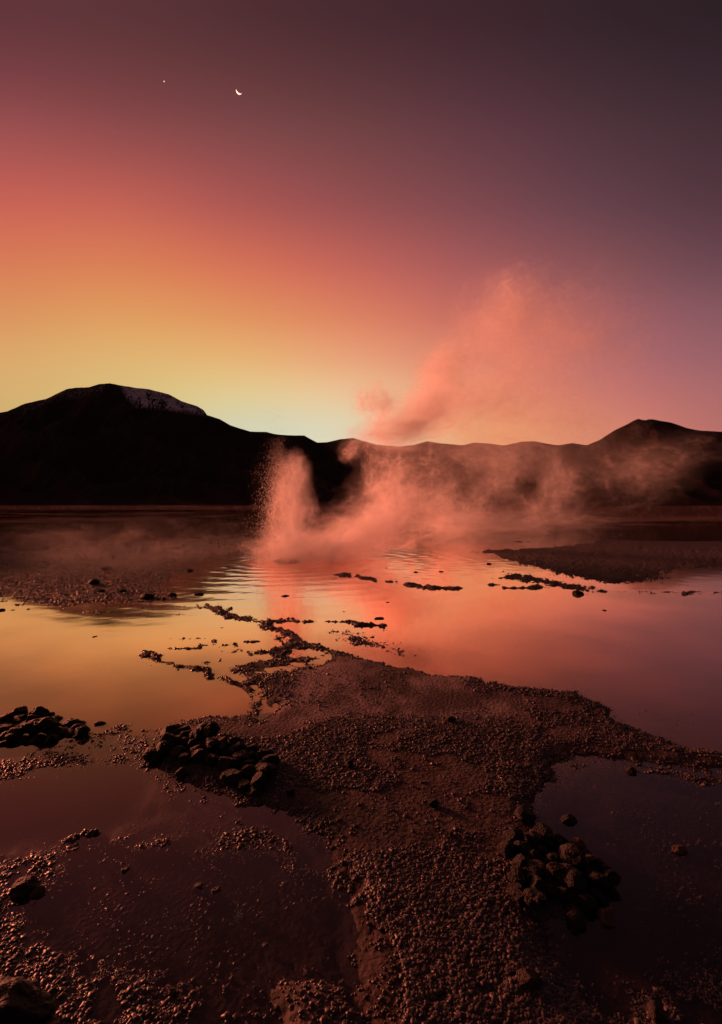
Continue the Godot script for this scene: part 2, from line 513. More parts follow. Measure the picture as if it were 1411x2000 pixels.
func puff_mesh(seed_: int, count: int, tau: float, ragged: float) -> ArrayMesh:
	# a cloud of fine droplets about one middle, thinning outwards and torn by turbulence; tau: its optical depth
	var r := RandomNumberGenerator.new()
	r.seed = seed_
	var n := FastNoiseLite.new()
	n.seed = seed_
	n.frequency = 0.55
	n.fractal_octaves = 4
	var size := sqrt(tau * 4.0 * PI / count * 4.0 / sqrt(3.0)) / sqrt(3.0)      # circumradius of a speck
	var v := PackedVector3Array()
	var idx := PackedInt32Array()
	while v.size() < count * 3:
		var p := Vector3(r.randfn(), r.randfn(), r.randfn())
		if p.length_squared() > 7.0: continue
		var warp := Vector3(n.get_noise_3d(p.x + 30.0, p.y, p.z), n.get_noise_3d(p.x, p.y + 30.0, p.z), n.get_noise_3d(p.x, p.y, p.z + 30.0))
		if r.randf() > smooth(-0.42, 0.42, n.get_noise_3dv(p * 1.3)) * ragged + (1.0 - ragged): continue
		p += warp * 0.9
		var a := Vector3(r.randfn(), r.randfn(), r.randfn()).normalized()
		var b := a.cross(Vector3(r.randfn(), r.randfn(), r.randfn())).normalized()
		var c := a.cross(b)
		var k := v.size()
		v.append(p + b * size)
		v.append(p + (c * 0.866 - b * 0.5) * size)
		v.append(p - (c * 0.866 + b * 0.5) * size)
		idx.append_array(PackedInt32Array([k, k + 1, k + 2]))
	return indexed_mesh(v, idx)

func puff(list: Array, px: float, py: float, d: float, rx: float, ry: float, turn := 0.0) -> void:
	# rx, ry: about as far as it is seen to reach
	var u := d / FOCAL / 1.6
	var k := rng.randi() % 2
	var b := Basis(Vector3.BACK, turn).scaled_local(Vector3(rx, ry, (rx + ry) * 0.5) * u) * Basis.from_euler(Vector3(rng.randf() * TAU, rng.randf() * TAU, rng.randf() * TAU))
	list[k].append(Transform3D(b, aloft(px, py, d)))

func cloud(list: Array, px: float, py: float, d: float, rx: float, ry: float, count: int, turn := 0.0) -> void:
	for k in count:
		var a := rng.randf() * TAU
		var q := sqrt((k + 0.5) / count) * rng.randf_range(0.4, 0.75)
		var off := Vector2(cos(a) * rx, sin(a) * ry).rotated(-turn) * q
		var s := rng.randf_range(0.30, 0.62)
		puff(list, px + off.x, py + off.y, d * (1.0 + rng.randf_range(-0.04, 0.04)), rx * s * rng.randf_range(0.8, 1.25), ry * s * rng.randf_range(0.8, 1.25), turn + rng.randf_range(-0.5, 0.5))

func vapour(called: String, label: String, category: String, list: Array, first: int) -> void:
	var root := thing(called)
	tag(root, label, category, "", "stuff")
	for k in 2:
		if list[k].size():
			scatter("droplets", puff_shapes[first + k], steam_mat, list[k], root).set_meta("kind", "stuff")

# ================================================================ the scene
func _ready() -> void:
	rng.seed = 11
	noise_low.seed = 3
	noise_low.frequency = 1.0
	noise_low.fractal_octaves = 4
	noise_mid.seed = 5
	noise_mid.frequency = 1.0
	noise_mid.fractal_octaves = 3
	noise_fine.seed = 8
	noise_fine.frequency = 1.0
	noise_fine.fractal_octaves = 2

	# ---- camera, sky, light
	var cam := Camera3D.new()
	cam.name = "camera"
	cam.set_frustum(2.0 * 0.05 * 1000.0 / FOCAL, Vector2(0.0, -0.05 * (1000.0 - HORIZON) / FOCAL), 0.05, 30000.0)   # level, the lens shifted a little down
	cam.position = Vector3(0, EYE, 0)
	add_child(cam)
	cam.current = true

	var pano := PanoramaSkyMaterial.new()
	pano.panorama = sky_picture()
	var sky := Sky.new()
	sky.sky_material = pano
	var env := Environment.new()
	env.background_mode = Environment.BG_SKY
	env.sky = sky
	env.tonemap_mode = Environment.TONE_MAPPER_LINEAR
	env.tonemap_exposure = 2.25            # exposed for the dusk
	env.background_energy_multiplier = 1.0 / 2.25
	env.sdfgi_enabled = true
	env.ssao_enabled = true
	env.ssil_enabled = true
	var we := WorldEnvironment.new()
	we.name = "environment"
	we.environment = env
	add_child(we)

	var added_light := DirectionalLight3D.new()  # added low light that brightens the steam; it is still before sunrise
	added_light.name = "added_light"
	added_light.light_color = Color(1.0, 0.53, 0.40)
	added_light.light_energy = 1.6
	added_light.light_angular_distance = 12.0
	added_light.shadow_enabled = true
	var az := deg_to_rad(-53.0)
	var el := deg_to_rad(5.5)
	var to_light := Vector3(sin(az) * cos(el), sin(el), -cos(az) * cos(el))
	added_light.look_at_from_position(to_light * 10.0, Vector3.ZERO)
	add_child(added_light)

	# ---- ground
	survey()
	var uu := PackedVector3Array()
	var shade := PackedColorArray()
	g_h.resize(g_rows * g_cols)
	var silt := Color(0.062, 0.043, 0.041)
	var wet := Color(0.032, 0.020, 0.018)
	var rust := Color(0.064, 0.037, 0.031)
	var pale := Color(0.115, 0.087, 0.086)
	for i in g_rows:
		var d := ground_row(i)
		for j in g_cols:
			var x := (float(j) / (g_cols - 1) * 2.0 - 1.0) * U_MOST * d
			var h := height_at(x, d)
			g_h[i * g_cols + j] = h
			uu.append(Vector3(x, h, -d))
			var a := noise_low.get_noise_2d(x * 0.7, d * 0.7)
			var b := noise_mid.get_noise_2d(x * 3.0 + 20.0, d * 3.0)
			var c := wet.lerp(silt, smooth(-0.01, 0.03, h))
			c = c.lerp(rust, smooth(-0.1, 0.35, a) * 0.6)
			c = c.lerp(pale, smooth(0.12, 0.5, b + a * 0.5) * smooth(0.0, 0.03, h) * 0.55)
			c = c.lerp(Color(0.25, 0.19, 0.19), silt_share(x, d) * smooth(0.0, 0.02, h) * smooth(-0.5, 0.3, a + b * 0.6) * 0.85)
			if d > 24.0: c = c.lerp(Color(0.12, 0.085, 0.08), smooth(24.0, 34.0, d) * smooth(0.08, 0.3, noise_low.get_noise_2d(x * 0.015, d * 0.22)))
			shade.append(c)
	var ground_mat := mat("sinter ground", Color.WHITE, 0.8)
	ground_mat.vertex_color_use_as_albedo = true
	ground_mat.heightmap_enabled = true
	ground_mat.heightmap_texture = noise_texture(21, 0.03, 512, Color.BLACK, Color.WHITE)
	ground_mat.heightmap_scale = 0.45
	ground_mat.uv1_triplanar = true
	ground_mat.uv1_world_triplanar = true
	ground_mat.uv1_scale = Vector3(1.9, 1.9, 1.9)
	ground_mat.metallic_specular = 0.28
	var near_rows := 0
	while ground_row(near_rows) < 26.0: near_rows += 1
	var cut_at := near_rows * g_cols
	tag(obj("ground", indexed_mesh(uu.slice(0, cut_at), grid_indices(near_rows, g_cols), shade.slice(0, cut_at)), ground_mat), "dark red brown crust of the geyser flat, wet at its edges", "ground", "", "structure")
	var far_mat := mat("far ground", Color.WHITE, 1.0)
	far_mat.vertex_color_use_as_albedo = true
	far_mat.specular_mode = BaseMaterial3D.SPECULAR_DISABLED
	tag(obj("ground", indexed_mesh(uu.slice(cut_at - g_cols), grid_indices(g_rows - near_rows + 1, g_cols), shade.slice(cut_at - g_cols)), far_mat), "dark far part of the geyser flat beyond the pools", "ground", "", "structure")

	var plain := PlaneMesh.new()
	plain.size = Vector2(40000, 40000)
	var plain_mat := mat("plain", lin(0.03, 0.022, 0.02), 1.0)
	plain_mat.specular_mode = BaseMaterial3D.SPECULAR_DISABLED
	var pl := obj("plain", plain, plain_mat)
	pl.position.y = -0.5
	tag(pl, "dark level plain that reaches to the foot of the mountains", "plain", "", "structure")

	# ---- water: far pools and near puddles, parted where the tongue and the gravel belts lie
	var waves := Image.create_empty(1024, 1024, false, Image.FORMAT_RF)
	var vent := surveyed(560, 1096)
	for yy in 1024:
		var d := 3.0 + (yy + 0.5) / 1024.0 * 32.0
		for xx in 1024:
			var x := -16.0 + (xx + 0.5) / 1024.0 * 32.0
			var q := Vector2(x, d)
			var r := q.distance_to(vent)
			var stir := smooth(7.6, 3.5, r)
			var hgt := 0.0
			if stir > 0.0:
				var ra := r + 0.25 * noise_low.get_noise_2d(x * 0.3, d * 0.3)
				var band := 0.5 + 0.5 * noise_low.get_noise_2d(ra * 0.8, atan2(x - vent.x, d - vent.y) * 0.6 + 7.0)
				hgt = stir * (0.30 * band * sin(ra * TAU / 0.55) + 0.22 * noise_low.get_noise_2d(x * 1.6, d * 2.6))
			hgt += 0.05 * noise_low.get_noise_2d(x * 1.1, d * 1.9)
			waves.set_pixel(xx, yy, Color(hgt, 0, 0))
	# painted reflection: added mirror strength and orange tint, fading away from the vent
	var painted_sheen := Image.create_empty(512, 512, false, Image.FORMAT_RF)
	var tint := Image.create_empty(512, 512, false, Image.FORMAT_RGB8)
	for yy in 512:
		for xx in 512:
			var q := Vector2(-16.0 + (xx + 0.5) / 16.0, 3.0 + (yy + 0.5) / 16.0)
			var thick := lerpf(0.97, 0.05, smooth(6.7, 9.9, q.distance_to(vent) + 0.7 * noise_low.get_noise_2d(q.x * 0.4, q.y * 0.4)))  # share of painted shine, not a layer on the water
			painted_sheen.set_pixel(xx, yy, Color(thick, 0, 0))
			tint.set_pixel(xx, yy, Color(0.030, 0.017, 0.013).lerp(Color(1.0, 0.50, 0.31), thick).linear_to_srgb())  # warm reflection colour put into the albedo
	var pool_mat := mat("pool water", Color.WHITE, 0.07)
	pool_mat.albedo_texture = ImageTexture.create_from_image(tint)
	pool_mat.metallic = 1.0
	pool_mat.metallic_texture = ImageTexture.create_from_image(painted_sheen)
	pool_mat.heightmap_enabled = true
	pool_mat.heightmap_texture = ImageTexture.create_from_image(waves)
	pool_mat.heightmap_scale = 1.0
	pool_mat.texture_repeat = false
	var puddle_mat := mat("puddle water", Color(0.10, 0.05, 0.045, 0.35), 0.05)
	puddle_mat.transparency = BaseMaterial3D.TRANSPARENCY_ALPHA
	var far_v := PackedVector3Array()
	var near_v := PackedVector3Array()
	var far_uv := PackedVector2Array()
	var shore := [-2000.0, 1432.0, -200.0, 1428.0, 130.0, 1428.0, 200.0, 1432.0, 300.0, 1440.0, 420.0, 1420.0, 520.0, 1392.0, 700.0, 1400.0, 1000.0, 1420.0, 1200.0, 1455.0, 1411.0, 1482.0, 3400.0, 1500.0]
	for i in 24:
		for j in 81:
			var u := (j / 80.0 * 2.0 - 1.0) * 1.6
			var d0 := EYE * FOCAL / (profile(shore, MID + u * FOCAL) - HORIZON)
			var d := d0 * pow(75.0 / d0, i / 23.0)
			far_v.append(Vector3(u * d, 0.0, -d))
			far_uv.append(Vector2((u * d + 16.0) / 32.0, (d - 3.0) / 32.0))
			var e := lerpf(0.3, d0, i / 23.0)
			near_v.append(Vector3(u * e, 0.0, -e))
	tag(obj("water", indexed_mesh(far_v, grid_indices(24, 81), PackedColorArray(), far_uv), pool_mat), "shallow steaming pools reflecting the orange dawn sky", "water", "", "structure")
	tag(obj("water", indexed_mesh(near_v, grid_indices(24, 81)), puddle_mat), "dark shallow puddles between the nodules in the foreground", "water", "", "structure")

	# ---- mountains
	mountain("mountain", [-900, 955, -500, 940, -200, 872, 0, 806, 15, 803, 50, 788, 90, 779, 130, 760, 150, 757, 175, 756, 195, 750, 215, 748, 240, 753, 265, 757, 290, 760, 330, 770, 355, 783, 385, 792, 398, 800, 405, 810, 430, 818, 450, 830, 475, 838, 490, 843, 520, 845, 545, 848, 575, 850, 595, 851, 605, 856, 617, 862, 650, 880, 700, 905, 780, 940, 900, 975], 3600.0, 1500.0, 1500.0, 1100, "broad dark mountain with snow streaks below its summit, left", true, 31)
	mountain("mountain", [860, 975, 960, 930, 1060, 895, 1120, 880, 1145, 870, 1170, 860, 1200, 840, 1225, 828, 1240, 820, 1248, 818, 1260, 822, 1268, 819, 1278, 819, 1310, 824, 1340, 834, 1370, 840, 1411, 843, 1500, 860, 1700, 890, 2100, 940, 2600, 970], 7000.0, 2600.0, 2600.0, 360, "dark volcano with two small summit humps on the right horizon", false, 47)
	mountain("mountain", [300, 940, 430, 870, 490, 842, 520, 843, 600, 866, 640, 863, 665, 857, 690, 855, 705, 860, 735, 868, 780, 872, 805, 870, 835, 862, 860, 866, 905, 869, 925, 864, 960, 866, 985, 869, 1020, 862, 1045, 862, 1065, 866, 1090, 869, 1120, 865, 1145, 869, 1200, 880, 1400, 920], 9500.0, 2600.0, 2600.0, 460, "long low dark ridge of hills between the two mountains", false, 59)

	# ---- the old sinter terrace on the left
	terrace()

	# ---- moon and planet
	moon()

	# ---- rocks
	for k in 10:
		rock_shapes.append(stone_mesh(4, 100 + k, 0.15, 1.0, 0.07))
	var rough_map := noise_texture(77, 0.02, 256, Color.BLACK, Color.WHITE)
	for c in [lin(0.012, 0.009, 0.0085), lin(0.028, 0.018, 0.016), lin(0.075, 0.046, 0.040)]:
		var m := mat("rock", c, 0.7)
		m.heightmap_enabled = true
		m.heightmap_texture = rough_map
		m.heightmap_scale = 0.8
		m.uv1_triplanar = true
		m.uv1_scale = Vector3(0.9, 0.9, 0.9)
		m.metallic_specular = 0.3
		rock_mats.append(m)
	heaps()
	loose_stones()

	# ---- nodules and gravel
	gravel()

	# ---- the geyser
	geyser()
	steam()

func terrace() -> void:
	var path: Array[Vector2] = []
	for q in [[-900, 1170], [-300, 1112], [-100, 1090], [0, 1081], [150, 1069], [300, 1053], [420, 1043], [505, 1037], [535, 1028], [560, 1015], [590, 1003]]:
		path.append(surveyed(q[0], q[1]))
	var curve := Curve2D.new()
	for p in path: curve.add_point(p)
	var length := curve.get_baked_length()
	var cols := 420
	var v := PackedVector3Array()
	var rows := 40
	var shade := PackedColorArray()
	for i in rows:
		for j in cols:
			var s := pow(float(j) / (cols - 1), 1.15)
			var p := curve.sample_baked(s * length)
			var ahead := (curve.sample_baked(minf(s * length + 0.3, length)) - curve.sample_baked(maxf(s * length - 0.3, 0.0))).normalized()
			var inward := Vector2(-ahead.y, ahead.x)              # away from the water
			var high := lerpf(0.84, 0.62, s) + 0.05 * noise_low.get_noise_2d(p.x * 0.5, p.y * 0.5)
			var back := 0.0
			var y := 0.0
			if i < 12:                                          # the broken face
				var t := i / 11.0
				var crag := noise_mid.get_noise_2d(p.x * 1.4 + p.y * 1.1, t * 0.5) * 0.20 + noise_mid.get_noise_3d(p.x * 3.0, t * 2.2, p.y * 3.0) * 0.10
				back = t * 0.12 + crag * (0.4 + 0.6 * sin(t * PI))
				y = lerpf(-0.08, high, t)
			else:                                               # the flat top, running back
				var t := (i - 11) / 28.0
				back = 0.12 + noise_mid.get_noise_2d(p.x * 1.4 + p.y * 1.1, 0.5) * 0.08 + pow(t, 2.6) * 900.0
				y = high + 0.06 * noise_low.get_noise_2d(p.x * 0.3, back * 0.12) * minf(t * 3.0, 1.0) - 1.3 * smooth(0.85, 1.0, t)
			var q := p + inward * back
			v.append(Vector3(q.x, y, -q.y))
			var pale := smooth(0.02, 0.28, noise_low.get_noise_2d(p.x * 0.25, back * 0.5)) if i > 12 else 0.0
			shade.append(Color(0.026, 0.018, 0.016).lerp(Color(0.10, 0.07, 0.064), pale))
	var m := mat("old sinter", Color.WHITE, 0.95)
	m.vertex_color_use_as_albedo = true
	m.specular_mode = BaseMaterial3D.SPECULAR_DISABLED
	m.heightmap_enabled = true
	m.heightmap_texture = noise_texture(91, 0.02, 512, Color.BLACK, Color.WHITE)
	m.heightmap_scale = 4.0
	m.albedo_texture = noise_texture(92, 0.012, 512, Color(0.45, 0.42, 0.42), Color(1, 1, 1))
	m.uv1_triplanar = true
	m.uv1_world_triplanar = true
	m.uv1_scale = Vector3(0.12, 0.5, 0.5)
	tag(obj("terrace", indexed_mesh(v, grid_indices(rows, cols), shade), m), "low dark sinter bank with a broken face beyond the water, left", "terrace", "", "structure")

func moon() -> void:
	var d := 9000.0
	var c := aloft(467.5, 177.5, d)
	var view := (Vector3(0, EYE, 0) - c).normalized()
	var right := Vector3.UP.cross(view).normalized()
	var up := view.cross(right)
	var lit := (right * -0.36 - up * 0.93).normalized()
	var horn := view.cross(lit)
	var r := c.length() * 0.0047
	var v := PackedVector3Array()
	for i in 33:
		var th := PI * i / 32.0
		for j in 13:
			var ps := lerpf(-0.3, 1.08, j / 12.0)
			v.append((horn * cos(th) + (lit * cos(ps) + view * sin(ps)) * sin(th)) * r)
	var m := mat("moonlit ground", Color(1, 0.95, 0.9), 1.0)
	m.emission_enabled = true
	m.emission = Color(1.0, 0.93, 0.87)
	m.emission_energy_multiplier = 0.45
	m.cull_mode = BaseMaterial3D.CULL_DISABLED
	var o := obj("moon", indexed_mesh(v, grid_indices(33, 13)), m)
	o.position = c
	tag(o, "thin white crescent moon lying on its back in the dusky sky", "moon")
	var ball := SphereMesh.new()
	ball.radius = 10.0
	ball.height = 20.0
	ball.radial_segments = 12
	ball.rings = 6
	var p := obj("morning_star", ball, m)
	p.position = aloft(321, 159, d)
	tag(p, "tiny bright planet left of the crescent moon", "planet")

func heaps() -> void:
	heap([302, 1465, 16, 320, 1463, 14, 338, 1428, 18, 359, 1432, 12, 369, 1440, 13, 349, 1449, 14, 330, 1453, 14, 360, 1457, 9, 379, 1459, 12, 391, 1445, 14, 403, 1446, 12, 349, 1471, 14, 367, 1483, 11, 391, 1471, 14, 413, 1451, 13, 415, 1467, 12, 427, 1463, 14, 437, 1453, 11, 417, 1489, 13, 455, 1455, 14, 465, 1465, 16, 449, 1479, 12, 447, 1493, 15, 474, 1485, 13, 492, 1471, 13, 490, 1481, 12, 484, 1497, 12, 457, 1515, 17, 484, 1511, 14, 514, 1499, 13, 512, 1511, 15, 520, 1478, 12, 530, 1495, 13, 526, 1517, 13, 480, 1531, 12, 504, 1529, 16, 498, 1543, 12, 382, 1446, 10, 403, 1483, 11, 390, 1485, 11], [1450, 1466, 1484, 1505], "middle heap", "rocks heaped in the middle pile", 0)
	heap([10, 1394, 14, 27, 1386, 10, 40, 1383, 11, 10, 1413, 13, 41, 1393, 10, 78, 1382, 14, 95, 1388, 11, 63, 1396, 11, 31, 1400, 11, 111, 1396, 11, 100, 1405, 15, 138, 1403, 14, 51, 1411, 12, 71, 1408, 12, 34, 1413, 10, 160, 1405, 10, 155, 1413, 13, 126, 1418, 13, 160, 1424, 13, 10, 1428, 14, 34, 1427, 13, 56, 1423, 12, 77, 1422, 12, 95, 1422, 12, 111, 1425, 12, 134, 1427, 9, 71, 1435, 12, 10, 1440, 12, 51, 1435, 11, 102, 1437, 11, 25, 1437, 11, -18, 1400, 14, -22, 1425, 14, -45, 1410, 14], [1392, 1407, 1420], "left heap", "rocks heaped at the mirror pool", 0)
	heap([1061, 1623, 20, 1003, 1637, 17, 1043, 1641, 15, 1074, 1650, 10, 1097, 1639, 13, 990, 1663, 15, 1020, 1661, 15, 1047, 1679, 11, 1061, 1667, 10, 1115, 1677, 22, 1079, 1685, 14, 1158, 1685, 19, 1018, 1693, 15, 1045, 1703, 18, 1113, 1711, 22, 1087, 1717, 14, 1158, 1709, 16, 1184, 1703, 13, 1196, 1719, 15, 1014, 1721, 15, 1039, 1725, 13, 1170, 1721, 14, 1049, 1739, 16, 1123, 1735, 15, 1010, 1747, 15, 1168, 1741, 15, 1079, 1747, 14, 1103, 1752, 13, 1145, 1760, 15, 1045, 1768, 18, 1020, 1766, 12, 1055, 1784, 12, 1139, 1657, 12], [1655, 1688, 1716, 1745], "right heap", "rocks heaped in the right pile", 0, 1.14)
	rock("rock", 1127, 1641, 17, 2, "pale crusted rock at the back edge of the right heap")
	rock("rock", 1184, 1776, 20, 2, "pale crusted rock at the front right corner of the right heap")
	rock("rock", 1123, 1784, 18, 1, "rough brown rock in front of the right heap beside the puddle")
	rock("rock", 1026, 1592, 18, 0, "blocky black rock standing alone behind the right heap")
	rock("rock", 1108, 1588, 18, 0, "rounded black rock standing in the puddle behind the right heap")
	rock("rock", 355, 1507, 13, 0, "pointed dark rock lying just in front of the middle heap")
	rock("rock", 193, 1406, 11, 0, "round dark rock alone at the right end of the left heap")

func loose_stones() -> void:
	var list := [
		[246, 1690, 12, 1, "angular dark stone alone in the near left puddle"],
		[50, 1724, 19, 1, "larger brown stone of the pair near the left edge"],
		[76, 1734, 13, 2, "smaller paler stone of the pair near the left edge"],
		[391, 1722, 13, 1, "left stone of the pair in the near puddle"],
		[423, 1730, 12, 2, "right, paler stone of the pair in the near puddle"],
		[1033, 1917, 19, 1, "reddish brown stone standing in the gravel at the bottom right"],
		[1284, 1976, 18, 1, "dark stone at the very bottom right of the flat"],
		[568, 1552, 9, 0, "small dark stone right of the front tip of the middle heap"],
		[682, 1495, 9, 0, "small dark clod alone in the middle of the tongue"],
		[881, 1407, 8, 0, "small dark clod on the right half of the tongue"],
		[846, 1572, 10, 0, "low dark clod on the gravel left of the right heap"],
		[878, 1636, 7, 0, "small black pebble on the gravel left of the right heap"],
		[1233, 1500, 9, 0, "dark stone at the rim of the right puddle"],
		[1325, 1652, 12, 2, "pale crusted stone in the right puddle near the frame edge"],
		[336, 1934, 9, 2, "pale pebble at the near rim of the left puddle"],
		[209, 1107, 9, 0, "black boulder standing in the mist, the farther of two"],
		[183, 1133, 10, 0, "black boulder standing in the mist, the nearer of two"],
		[200, 1152, 6, 0, "small black stone below the two boulders in the mist"],
		[241, 1152, 6, 0, "small black stone right below the two boulders in the mist"],
		[287, 1161, 10, 0, "long flat black stone at the edge of the dark shelf"],
		[338, 1158, 8, 0, "black stone right of the long flat stone in the stream"],
		[320, 1167, 4, 0, "tiny black stone just below the flat stone in the stream"],
		[389, 1156, 7, 0, "black stone in the stream above the tip of the ridge"],
		[371, 1111, 5, 0, "small black stone at the far edge of the orange stream"],
		[558, 1159, 7, 0, "round black stone in the stream below the geyser steam"],
		[672, 1191, 5, 0, "small flat black stone in the stream, left of the larger"],
		[742, 1202, 9, 0, "largest black stone in the rippled water below the gravel bar"],
		[757, 1173, 5, 0, "small flat black stone just below the end of the gravel bar"],
		[185, 1238, 7, 0, "dark stone at the lower edge of the mountain reflection"],
		[176, 1265, 5, 0, "flat dark stone in the golden part of the mirror pool"],
		[165, 1310, 5, 0, "dark stone left of the nodule patch in the mirror pool"],
		[197, 1367, 5, 0, "dark stone in the mirror pool above the lone round rock"],
		[286, 1365, 4, 0, "tiny dark stone in the middle of the mirror pool"],
		[431, 1222, 6, 0, "flat dark stone in the mirror pool beside the ridge"],
		[416, 1335, 5, 0, "dark stone in the water below the pool rim"],
		[605, 1304, 5, 0, "small black stone on the shallows at the head of the tongue"],
		[1130, 1153, 10, 0, "black stone at the near edge of the right gravel bar"],
		[1181, 1188, 6, 0, "flat black stone in the right pool below the gravel bar"],
		[1035, 1167, 4, 0, "small flat stone in the right pool, leftmost of its row"],
		[1078, 1172, 4, 0, "small flat stone in the right pool, middle of its row"],
		[1118, 1176, 4, 0, "small flat stone in the right pool, rightmost of its row"],
		[1146, 1241, 4, 0, "tiny dark stone alone in the middle of the right pool"],
		[1258, 1345, 6, 0, "dark stone in the right pool near the tongue"],
		[3, 1187, 7, 0, "dark stone in the golden water at the left frame edge"],
		[26, 1188, 5, 0, "left dark stone at the end of the dark shelf"],
		[55, 1186, 5, 0, "right dark stone at the end of the dark shelf"],
		[812, 1114, 5, 0, "small black block in the stream above the gravel bar"],
		[862, 1113, 5, 0, "flat black block in the stream near the right gravel bar"],
		[955, 1098, 5, 0, "small black stone in bright water left of the right bar"],
	]
	for s in list:
		rock("stone", s[0], s[1], s[2], s[3], s[4], "", -9.0, 0.85 if s[1] > 1450 else 0.62)
	rock("boulder", 12, 1958, 62, 0, "large dark boulder cut off by the bottom left corner").position.y -= 0.03

func gravel() -> void:
	var shapes: Array[ArrayMesh] = []
	for k in 4:
		shapes.append(stone_mesh(1, 300 + k, 0.6, 0.45, 0.7))
	var m := mat("nodules", lin(0.062, 0.045, 0.045), 0.5)
	m.metallic_specular = 0.36
	var dark := mat("gravel", lin(0.030, 0.021, 0.019), 0.5)
	var near_: Array = [[], [], [], []]
	var far_: Array = [[], [], [], []]
	for n in 1150000:
		var py := HORIZON + 45.0 + 1160.0 * pow(rng.randf(), 1.15) if n < 880000 else rng.randf_range(1035.0, 1260.0)
		var px := rng.randf_range(-60.0, 1471.0)
		var g := surveyed(px, py)
		var h := height_here(g.x, g.y)
		if h < -0.03: continue
		var clump := noise_mid.get_noise_2d(g.x * 4.0, g.y * 4.0) + 0.6 * noise_fine.get_noise_2d(g.x * 14.0, g.y * 14.0)
		var chance := smooth(-0.014, 0.010, h) + (0.02 if h > -0.026 else 0.0)
		chance *= smooth(-0.35, 0.25, clump + smooth(0.0, 0.02, h) * 0.45)
		# the silt at the head of the tongue carries few
		var silt_ := silt_share(g.x, g.y)
		if h > 0.010: chance *= lerpf(1.0, 0.05, silt_)
		if Vector2(g.x + 0.13, (g.y - 1.46) * 0.9).length() < 0.27: chance *= 0.03   # bare crust of the mound
		chance *= 1.0 - 0.985 * smooth(0.03, 0.20, noise_low.get_noise_2d(g.x * 0.9 + 60.0, g.y * 1.1)) * smooth(0.0, 0.014, h)   # bare crust
		if rng.randf() > chance: continue
		var r := rng.randf_range(0.0023, 0.0048) * (1.0 + 1.6 * pow(rng.randf(), 6.0))
		if g.y > 3.2: r *= clampf(g.y / 3.2, 1.0, 1.9)
		if h < 0.0: r *= 1.1
		var b := Basis.from_euler(Vector3(rng.randf() * TAU, rng.randf() * TAU, rng.randf() * TAU)).scaled(Vector3(r, r * 0.72, r))
		var t := Transform3D(b, Vector3(g.x, maxf(h, -r * 0.7) + r * 0.12, -g.y))
		(near_ if g.y < 4.0 else far_)[rng.randi() % 4].append(t)
	for k in 4:
		if near_[k].size(): tag(scatter("sinter_nodules", shapes[k], m, near_[k]), "knobbly pinkish brown nodules strewn thickly over the near flat", "nodules", "nodules on the near flat", "stuff")
		if far_[k].size(): tag(scatter("gravel", shapes[k], dark, far_[k]), "dark gravel on the bars and ridges around the pools", "gravel", "gravel round the pools", "stuff")
	print("nodules ", near_[0].size() * 4, " gravel ", far_[0].size() * 4)

func geyser() -> void:
	var g := surveyed(562, 1096)
	var root := thing("geyser", Vector3(g.x, 0, -g.y))
	tag(root, "spouting geyser vent throwing up glittering drops of hot water", "geyser")
	var v := PackedVector3Array()
	for i in 14:
		var t := i / 13.0
		for j in 49:
			var a := TAU * j / 48.0
			var r := 0.55 - 0.43 * t
			var y := -0.05 + 0.11 * smooth(0.0, 0.85, t) - 0.08 * smooth(0.85, 1.0, t)
			r *= 1.0 + 0.12 * noise_mid.get_noise_3d(cos(a) * 1.4, sin(a) * 1.4, t)
			v.append(Vector3(cos(a) * r, y + 0.02 * noise_mid.get_noise_3d(cos(a) * 4.0, sin(a) * 4.0, t * 3.0), -sin(a) * r))
	var idx := grid_indices(14, 49)
	obj("vent_rim", indexed_mesh(v, idx), mat("vent sinter", lin(0.10, 0.06, 0.05), 0.5), root)
	var drop := SphereMesh.new()
	drop.radius = 1.0
	drop.height = 2.0
	drop.radial_segments = 6
	drop.rings = 3
	var m := mat("water drops", lin(0.75, 0.68, 0.62), 0.25)
	var where: Array = []
	for n in 15000:
		var up := rng.randf_range(5.6, 8.0) if rng.randf() < 0.97 else rng.randf_range(8.0, 9.2)
		var out := Vector2(rng.randfn(-0.33, 0.15), rng.randfn(0.0, 0.15))
		var life := (up + sqrt(up * up)) / 9.81
		var t := life * (1.0 - pow(rng.randf(), 1.3) * 0.75)
		var p := Vector3(out.x * t, up * t - 4.9 * t * t, out.y * t)
		if p.y < 0.02: continue
		var vel := Vector3(out.x, up - 9.81 * t, out.y)
		var y := vel.normalized()
		var x := y.cross(Vector3.FORWARD).normalized()
		var r := rng.randf_range(0.0009, 0.0022)
		where.append(Transform3D(Basis(x * r, y * r * clampf(vel.length() * 2.4, 4.0, 14.0), x.cross(y) * r), p))
	var s := scatter("water_drops", drop, m, where, root)
	s.set_meta("kind", "stuff")

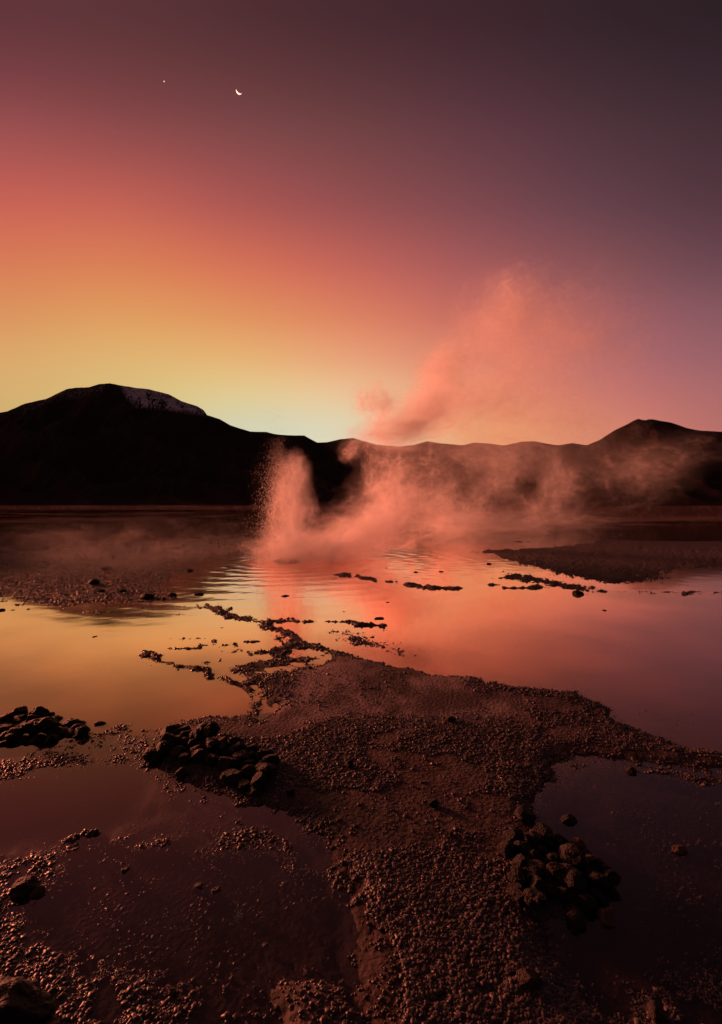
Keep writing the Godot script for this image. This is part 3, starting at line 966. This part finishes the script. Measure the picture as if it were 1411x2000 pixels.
func steam() -> void:
	for tau in [0.30, 0.09, 0.03]:
		for k in 2:
			puff_shapes.append(puff_mesh(500 + k, 160000, tau, 0.62))
	steam_mat = mat("steam droplets", lin(0.93, 0.90, 0.88), 1.0)
	steam_mat.specular_mode = BaseMaterial3D.SPECULAR_DISABLED
	steam_mat.backlight_enabled = true
	steam_mat.backlight = Color(1, 1, 1)
	steam_mat.cull_mode = BaseMaterial3D.CULL_DISABLED
	var d := 12.3
	var jet := [[], []]
	for k in 3:
		puff(jet, 580, 917, d, 19, 26, 0.2)
		puff(jet, 573, 945, d, 25, 40, 0.15)
		puff(jet, 566, 985, d, 25, 52, 0.05)
		puff(jet, 562, 1030, d, 28, 60, 0.0)
		puff(jet, 566, 1078, d, 56, 44, 0.0)
	puff(jet, 592, 985, d, 22, 40, 0.6)
	puff(jet, 604, 1000, d, 16, 24, 0.3)
	vapour("steam_column", "dense bright steam column rising from the geyser vent", "steam", jet, 0)
	var low := [[], []]
	cloud(low, 620, 1082, 12.2, 105, 44, 22)
	cloud(low, 560, 1090, 12.0, 80, 32, 6)
	cloud(low, 700, 1052, 13.0, 120, 58, 19, 0.2)
	cloud(low, 770, 1010, 14.0, 110, 84, 9, 0.3)
	cloud(low, 740, 940, 15.0, 60, 85, 6, -0.3)
	cloud(low, 690, 885, 16.0, 26, 36, 3, -0.5)
	cloud(low, 820, 930, 16.0, 90, 90, 3)
	cloud(low, 850, 1010, 17.0, 110, 60, 6)
	vapour("steam_bank", "thick low bank of steam drifting right from the geyser over the water", "steam", low, 0)
	var up := [[], []]
	cloud(up, 735, 785, 18.0, 40, 48, 8, 0.3)
	cloud(up, 775, 838, 18.0, 70, 36, 10, 0.3)
	cloud(up, 830, 790, 19.0, 80, 60, 12, 0.5)
	cloud(up, 880, 715, 20.0, 60, 80, 15, -0.5)
	cloud(up, 960, 640, 21.0, 120, 90, 14, 0.4)
	cloud(up, 1000, 570, 22.0, 80, 50, 5, 0.2)
	cloud(up, 1090, 660, 23.0, 160, 110, 12, 0.0)
	cloud(up, 940, 790, 21.0, 140, 90, 16, 0.3)
	cloud(up, 1060, 810, 22.0, 170, 100, 12, 0.0)
	var thick := [[], []]
	cloud(thick, 735, 785, 18.0, 52, 52, 6, 0.3)
	cloud(thick, 770, 842, 18.0, 90, 36, 11, 0.2)
	cloud(thick, 815, 800, 19.0, 84, 56, 10, 0.4)
	cloud(thick, 865, 725, 20.0, 80, 80, 5, -0.3)
	cloud(thick, 960, 615, 21.0, 130, 90, 3, 0.3)
	cloud(thick, 930, 800, 21.0, 140, 80, 3, 0.3)
	vapour("steam_billows", "denser brownish billows of steam just above the ridge right of centre", "steam", thick, 0)
	vapour("steam_plume", "faint ragged steam plume rising into the sky right of the geyser", "steam", up, 2)
	var veil := [[], []]
	cloud(veil, 890, 960, 22.0, 70, 90, 7, 0.1)
	cloud(veil, 940, 990, 24.0, 50, 60, 7, -0.2)
	cloud(veil, 990, 950, 25.0, 60, 100, 7, 0.15)
	cloud(veil, 1050, 985, 26.0, 45, 66, 7, -0.1)
	cloud(veil, 1105, 950, 27.0, 60, 100, 8, 0.1)
	cloud(veil, 950, 910, 26.0, 210, 80, 9, 0.0)
	cloud(veil, 1190, 920, 30.0, 120, 90, 4, 0.3)
	cloud(veil, 1310, 890, 32.0, 100, 70, 3, 0.0)
	cloud(veil, 950, 1026, 24.0, 240, 28, 30, 0.0)
	vapour("steam_veil", "thin curtains of steam over the far flat, right of the geyser", "steam", veil, 2)
	var mist := [[], []]
	for k in 22:
		puff(mist, rng.randf_range(-20.0, 500.0), rng.randf_range(1050.0, 1135.0), rng.randf_range(9.5, 14.0), rng.randf_range(60.0, 130.0), rng.randf_range(28.0, 60.0), rng.randf_range(-0.3, 0.3))
	for k in 10:
		puff(mist, rng.randf_range(60.0, 300.0), rng.randf_range(1080.0, 1135.0), rng.randf_range(9.5, 11.5), rng.randf_range(40.0, 80.0), rng.randf_range(24.0, 44.0), rng.randf_range(-0.3, 0.3))
	vapour("mist", "faint wisps of mist over the water on the left", "mist", mist, 4)
